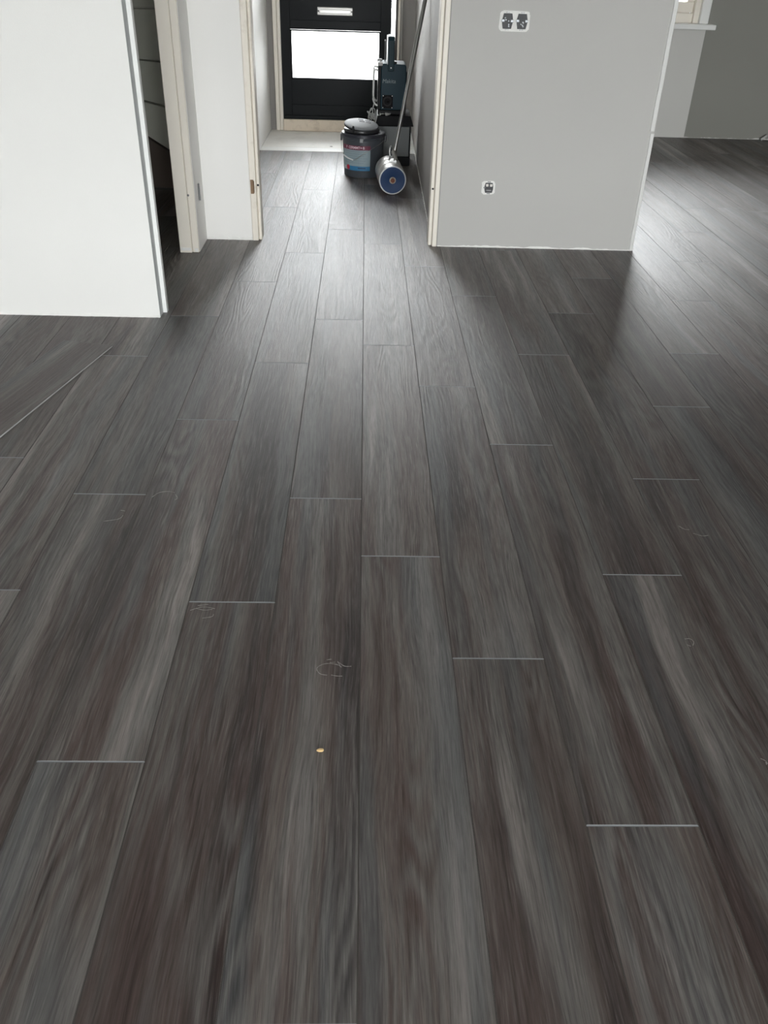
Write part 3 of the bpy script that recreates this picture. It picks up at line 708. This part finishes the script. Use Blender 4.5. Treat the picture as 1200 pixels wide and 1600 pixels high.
# ------------------------------------------------------------------ storage box with black lid
bx = empty('storage_box', (0.17, 6.30, 0)); tag(bx, 'grey storage box with black lid and black base against the hall wall', 'box')
PX0, PX1, PY0, PY1 = -0.084, 0.146, -0.15, 0.17
link('base', boxes((PX0, PX1, PY0, PY1, 0.004, 0.062, 0.004)), BLACK, bx)
link('body', boxes((PX0+0.006, PX1-0.008, PY0+0.004, PY1-0.006, 0.063, 0.252, 0.003)), plain('mid_grey_box_panel', (0.16, 0.17, 0.17), 0.5), bx)
for cx in (PX0+0.002, PX1-0.005): link('corner_post', boxes((cx-0.004, cx+0.005, PY0-0.001, PY0+0.010, 0.062, 0.253, 0.001)), BLACK, bx)
bm = bmesh.new(); add_prism(bm, [(PX0-0.012, 0.256), (PX1+0.016, 0.256), (PX1+0.012, 0.268), (PX1-0.004, 0.318), (PX0+0.004, 0.318)], PY0-0.012, PY1+0.010, 'y', bev=0.003)
link('lid', bm, plain('black_lid_plastic', (0.004, 0.004, 0.005), 0.5, spec=0.12), bx)
for sx in (PX0+0.03, PX1-0.03):
    for sy in (PY0+0.03, PY1-0.03): link('foot', boxes((sx-0.015, sx+0.015, sy-0.015, sy+0.015, 0.0, 0.005, 0.001)), BLACK, bx)

# ------------------------------------------------------------------ jobsite radio standing on the box
RX, RY, RZ = 0.185, 6.30, 0.318
ra = empty('jobsite_radio', (RX, RY, RZ)); tag(ra, 'teal blue jobsite radio with black bumpers standing on the box', 'radio')
TEAL = plain('teal_radio_plastic', (0.0035, 0.024, 0.037), 0.45, spec=0.2); TEALD = plain('teal_handle_plastic', (0.0035, 0.021, 0.029), 0.45, spec=0.2)
FY = -0.125
bm = bmesh.new(); add_prism(bm, [(-0.078, 0.030), (0.075, 0.030), (0.082, 0.060), (0.088, 0.290), (0.078, 0.303), (-0.066, 0.306), (-0.078, 0.298)], FY, 0.125, 'y', bev=0.006)
link('body', bm, TEAL, ra)
bm = bmesh.new(); add_box(bm, -0.094, 0.090, FY-0.004, 0.13, 0.0, 0.034, 0.008, 2); link('base_bumper', bm, BLACK, ra)
bm = bmesh.new(); add_box(bm, -0.098, -0.074, FY+0.004, 0.12, 0.026, 0.305, 0.007, 2); link('front_grille', bm, BLACK, ra)
for yy in (FY+0.006, 0.10): 
    bm = bmesh.new(); add_box(bm, -0.102, -0.068, yy-0.012, yy+0.014, 0.292, 0.314, 0.005, 2); link('corner_cap', bm, plain('pale_corner_rubber', (0.45, 0.44, 0.43), 0.5), ra)
for yy in (FY+0.012, 0.10):
    bm = bmesh.new(); add_tube(bm, spline([(-0.096, yy, 0.262), (-0.113, yy, 0.268), (-0.1225, yy, 0.255), (-0.124, yy, 0.19), (-0.125, yy, 0.10), (-0.120, yy, 0.075), (-0.107, yy, 0.058), (-0.096, yy, 0.056)], 6), 0.0062, 10); link('guard_bar', bm, plain('pale_guard_metal', (0.50, 0.50, 0.49), 0.35, 0.5), ra, smooth=True)
bm = bmesh.new(); add_tube(bm, [(-0.124, FY+0.012, 0.17), (-0.124, 0.10, 0.17)], 0.005, 10); link('guard_bar', bm, plain('pale_guard_metal_cross', (0.60, 0.60, 0.59), 0.35, 0.5), ra, smooth=True)
bm = bmesh.new(); add_box(bm, 0.084, 0.094, FY+0.01, 0.11, 0.02, 0.26, 0.004); link('rear_bumper', bm, BLACK, ra)
# handle: arch along the length of the radio
bm = bmesh.new(); add_prism(bm, [(FY+0.004, 0.262), (FY+0.030, 0.262), (FY+0.034, 0.430), (0.09, 0.430), (0.094, 0.27), (0.12, 0.27), (0.116, 0.445), (0.10, 0.460), (FY+0.024, 0.460), (FY+0.002, 0.440)], -0.034, 0.006, 'x', bev=0.005)
bmesh.ops.translate(bm, vec=(0, -0.012, 0), verts=bm.verts)
hdl = link('carry_handle', bm, TEALD, ra)
bm = bmesh.new(); add_lathe(bm, [(0.0, 0), (0.004, 0), (0.003, 0.003), (0.0, 0.003)], 10, Matrix.Translation((-0.014, FY-0.0095, 0.283)) @ Matrix.Rotation(math.pi/2, 4, 'X'), cap=False); link('screw', bm, STEEL, hdl)
bm = bmesh.new(); add_box(bm, -0.040, -0.034, FY-0.006, 0.10, 0.30, 0.456, 0.002); link('handle_lit_side', bm, plain('lit_handle_pale', (0.40, 0.42, 0.43), 0.4), hdl)  # pale strip paints the lit left side of the handle
# antenna
bm = bmesh.new(); add_tube(bm, [(-0.052, 0.03, 0.30), (-0.052, 0.03, 0.425)], 0.003, 8); add_lathe(bm, [(0.0, 0), (0.005, 0), (0.005, 0.008), (0.0, 0.009)], 10, Matrix.Translation((-0.052, 0.03, 0.423)), cap=False); link('antenna', bm, DARKSTEEL, ra, smooth=40)
bm = bmesh.new(); add_box(bm, 0.006, 0.024, FY+0.02, FY+0.05, 0.300, 0.316, 0.003); link('knob', bm, BLACK, ra)
# speaker with screws and rings on the visible side
bm = bmesh.new(); add_box(bm, -0.066, 0.004, FY-0.006, FY+0.002, 0.040, 0.122, 0.004, 2); spk = link('speaker_panel', bm, plain('black_speaker_plastic', (0.004, 0.004, 0.005), 0.5, spec=0.1), ra)
rot = Matrix.Translation((-0.031, FY-0.005, 0.083)) @ Matrix.Rotation(math.pi/2, 4, 'X')
bm = bmesh.new(); add_lathe(bm, [(0.020, 0.0), (0.031, 0.0), (0.0305, 0.004), (0.024, 0.0055), (0.020, 0.002)], 32, rot, cap=False); link('speaker_ring', bm, plain('dark_ring_plastic', (0.014, 0.012, 0.013), 0.4, spec=0.2), spk, smooth=True)
bm = bmesh.new(); add_lathe(bm, [(0.0, 0.0), (0.011, 0.0), (0.010, 0.003), (0.0, 0.0045)], 24, rot, cap=False); link('speaker_cone', bm, plain('cone_plastic', (0.008, 0.007, 0.008), 0.4, spec=0.15), spk, smooth=True)
for sx in (-0.061, -0.001):
    for sz in (0.046, 0.117):
        bm = bmesh.new(); add_lathe(bm, [(0.0, 0), (0.0032, 0), (0.0025, 0.002), (0.0, 0.002)], 10, Matrix.Translation((sx, FY-0.006, sz)) @ Matrix.Rotation(math.pi/2, 4, 'X'), cap=False); link('screw', bm, STEEL, spk)
tm = text_mesh('Makita', 0.033, 0.15, 0.0005, 0.0)
bmesh.ops.transform(tm, matrix=Matrix.Translation((-0.025, FY-0.0008, 0.203)) @ Matrix.Rotation(math.pi/2, 4, 'X'), verts=tm.verts)
link('lettering', tm, plain('pale_lettering', (0.14, 0.18, 0.19), 0.45), ra)

# cable bundle hanging beside the radio and paper scraps on the lid
cb = empty('cable_bundle', (0.052, 6.186, 0.262)); tag(cb, 'tangle of pale cable hanging below the radio at the box corner', 'cable')
rg = random.Random(11)
for i in range(5):
    cx, cy, cz = rg.uniform(-0.012, 0.016), rg.uniform(-0.030, -0.012), rg.uniform(0.030, 0.066); rx, rz = rg.uniform(0.014, 0.026), rg.uniform(0.024, 0.042); ph = rg.uniform(0, 6)
    pts = [(cx+rx*math.cos(a+ph), cy+0.008*math.sin(2*a+ph), cz+rz*math.sin(a)) for a in [2*math.pi*k/20 for k in range(20)]]
    bm = bmesh.new(); add_tube(bm, pts, 0.0032, 8, closed=True); link('cable_loop', bm, plain('pale_cable', (0.34, 0.34, 0.33), 0.35), cb, smooth=True)
bm = bmesh.new(); add_tube(bm, spline([(0.006, -0.014, 0.10), (0.012, -0.010, 0.125), (0.004, -0.008, 0.150), (0.010, 0.0, 0.172)], 6), 0.0034, 8); link('lead', bm, plain('pale_cable_lead', (0.40, 0.40, 0.39), 0.35), cb, smooth=True)
def scrap(x, y, z, w_, d_, ang, label, seed):
    r = random.Random(seed); bm = bmesh.new(); n = 4; grid = []
    for i in range(n):
        row = []
        for j in range(n):
            row.append(bm.verts.new((w_*(i/(n-1)-0.5)*(1.1-0.5*j/(n-1)), d_*(j/(n-1)-0.5), r.uniform(0, 0.010)+0.004*(i+j) % 0.013)))
        grid.append(row)
    for i in range(n-1):
        for j in range(n-1): bm.faces.new((grid[i][j], grid[i+1][j], grid[i+1][j+1], grid[i][j+1]))
    ext = bmesh.ops.solidify(bm, geom=list(bm.faces), thickness=0.0008)
    lo = min(v.co.z for v in bm.verts)
    bmesh.ops.translate(bm, vec=(0, 0, -lo), verts=bm.verts)
    o = link('paper_scrap', bm, plain('crumpled_paper', (0.62, 0.62, 0.60), 0.8), loc=(x, y, z)); o.rotation_euler = (0, 0, ang)
    return tag(o, label, 'paper')
scrap(0.118, 6.158, 0.3185, 0.040, 0.030, 0.3, 'small white crumpled scrap below the corner of the radio', 3)
scrap(0.155, 6.150, 0.3185, 0.045, 0.020, 0.7, 'grey folded scrap at the front edge of the black box lid', 9)

# ------------------------------------------------------------------ small things on the floor
bm = bmesh.new()
t = bmesh.new(); bmesh.ops.create_uvsphere(t, u_segments=16, v_segments=10, radius=1.0)
for v in t.verts:
    x, y, z = v.co; v.co = (x*0.0068*(1-0.18*x), y*0.0040, (z+1)*0.0022)
merge(bm, t)
o = link('wood_chip', bm, plain('pale_ochre_chip', (0.68, 0.47, 0.22), 0.6, var=0.15), smooth=True, loc=(-0.0635, 1.0305, 0.0)); o.rotation_euler = (0, 0, 0.1)
tag(o, 'tiny pale ochre chip lying on the near floor', 'chip')
SMEAR = plain('dry_white_residue', (0.30, 0.285, 0.27), 0.9)
def smear(label, strokes, seed=0, r0=0.0006):
    bm = bmesh.new(); rg = random.Random(seed)
    for s in strokes:
        pts = spline([(x+rg.uniform(-0.001, 0.001), y+rg.uniform(-0.001, 0.001), 0.0004) for x, y in s], 5)
        add_tube(bm, pts, [r0*rg.uniform(0.5, 1.4) for _ in pts], 6, flat=0.5)
    return tag(link('dried_smear', bm, SMEAR), label, 'smear', 'dried smears on the floor planks')
def arc(cx, cy, rx, ry, a0, a1, n=7): return [(cx+rx*math.cos(math.radians(a0+(a1-a0)*i/n)), cy+ry*math.sin(math.radians(a0+(a1-a0)*i/n))) for i in range(n+1)]
smear('ring-shaped white smear on the near floor above the ochre chip', [arc(-0.055, 1.2385, 0.026, 0.017, 20, 260), [(-0.052, 1.222), (-0.040, 1.220), (-0.028, 1.2205)], [(-0.036, 1.258), (-0.024, 1.249), (-0.012, 1.247)], [(-0.062, 1.266), (-0.052, 1.268)], [(-0.040, 1.262), (-0.035, 1.25)], [(-0.055, 1.258), (-0.045, 1.259)]], 1, 0.0008)
smear('curled white smear on the floor at mid left', [[(-0.545, 1.872), (-0.530, 1.896), (-0.508, 1.902), (-0.490, 1.897)], [(-0.486, 1.888), (-0.478, 1.870), (-0.482, 1.862)]], 2, 0.0009)
smear('hooked white smear on the floor left of the curled one', [[(-0.640, 1.758), (-0.618, 1.764), (-0.604, 1.772), (-0.598, 1.785)], [(-0.61, 1.81), (-0.60, 1.806)]], 3, 0.0008)
smear('feathery white smear beside a plank joint at left', [[(-0.365, 1.418), (-0.340, 1.430), (-0.312, 1.424)], [(-0.355, 1.424), (-0.335, 1.419), (-0.318, 1.421)], [(-0.352, 1.434), (-0.330, 1.438)], [(-0.335, 1.392), (-0.316, 1.398), (-0.312, 1.405)]], 4, 0.0007)
smear('broken white smear on the floor at far right', [[(0.822, 1.770), (0.832, 1.755), (0.845, 1.752)], [(0.850, 1.738), (0.868, 1.726), (0.886, 1.728)]], 5, 0.0009)
smear('small hooked white smear at the right', [[(0.700, 1.338), (0.712, 1.340), (0.718, 1.330), (0.712, 1.318)], [(0.70, 1.320), (0.706, 1.316)]], 6, 0.0008)
smear('white fleck smear at the right edge of the floor', [[(0.738, 1.018), (0.745, 1.012), (0.743, 1.004)], [(0.742, 1.008), (0.752, 1.002)]], 7, 0.0010)
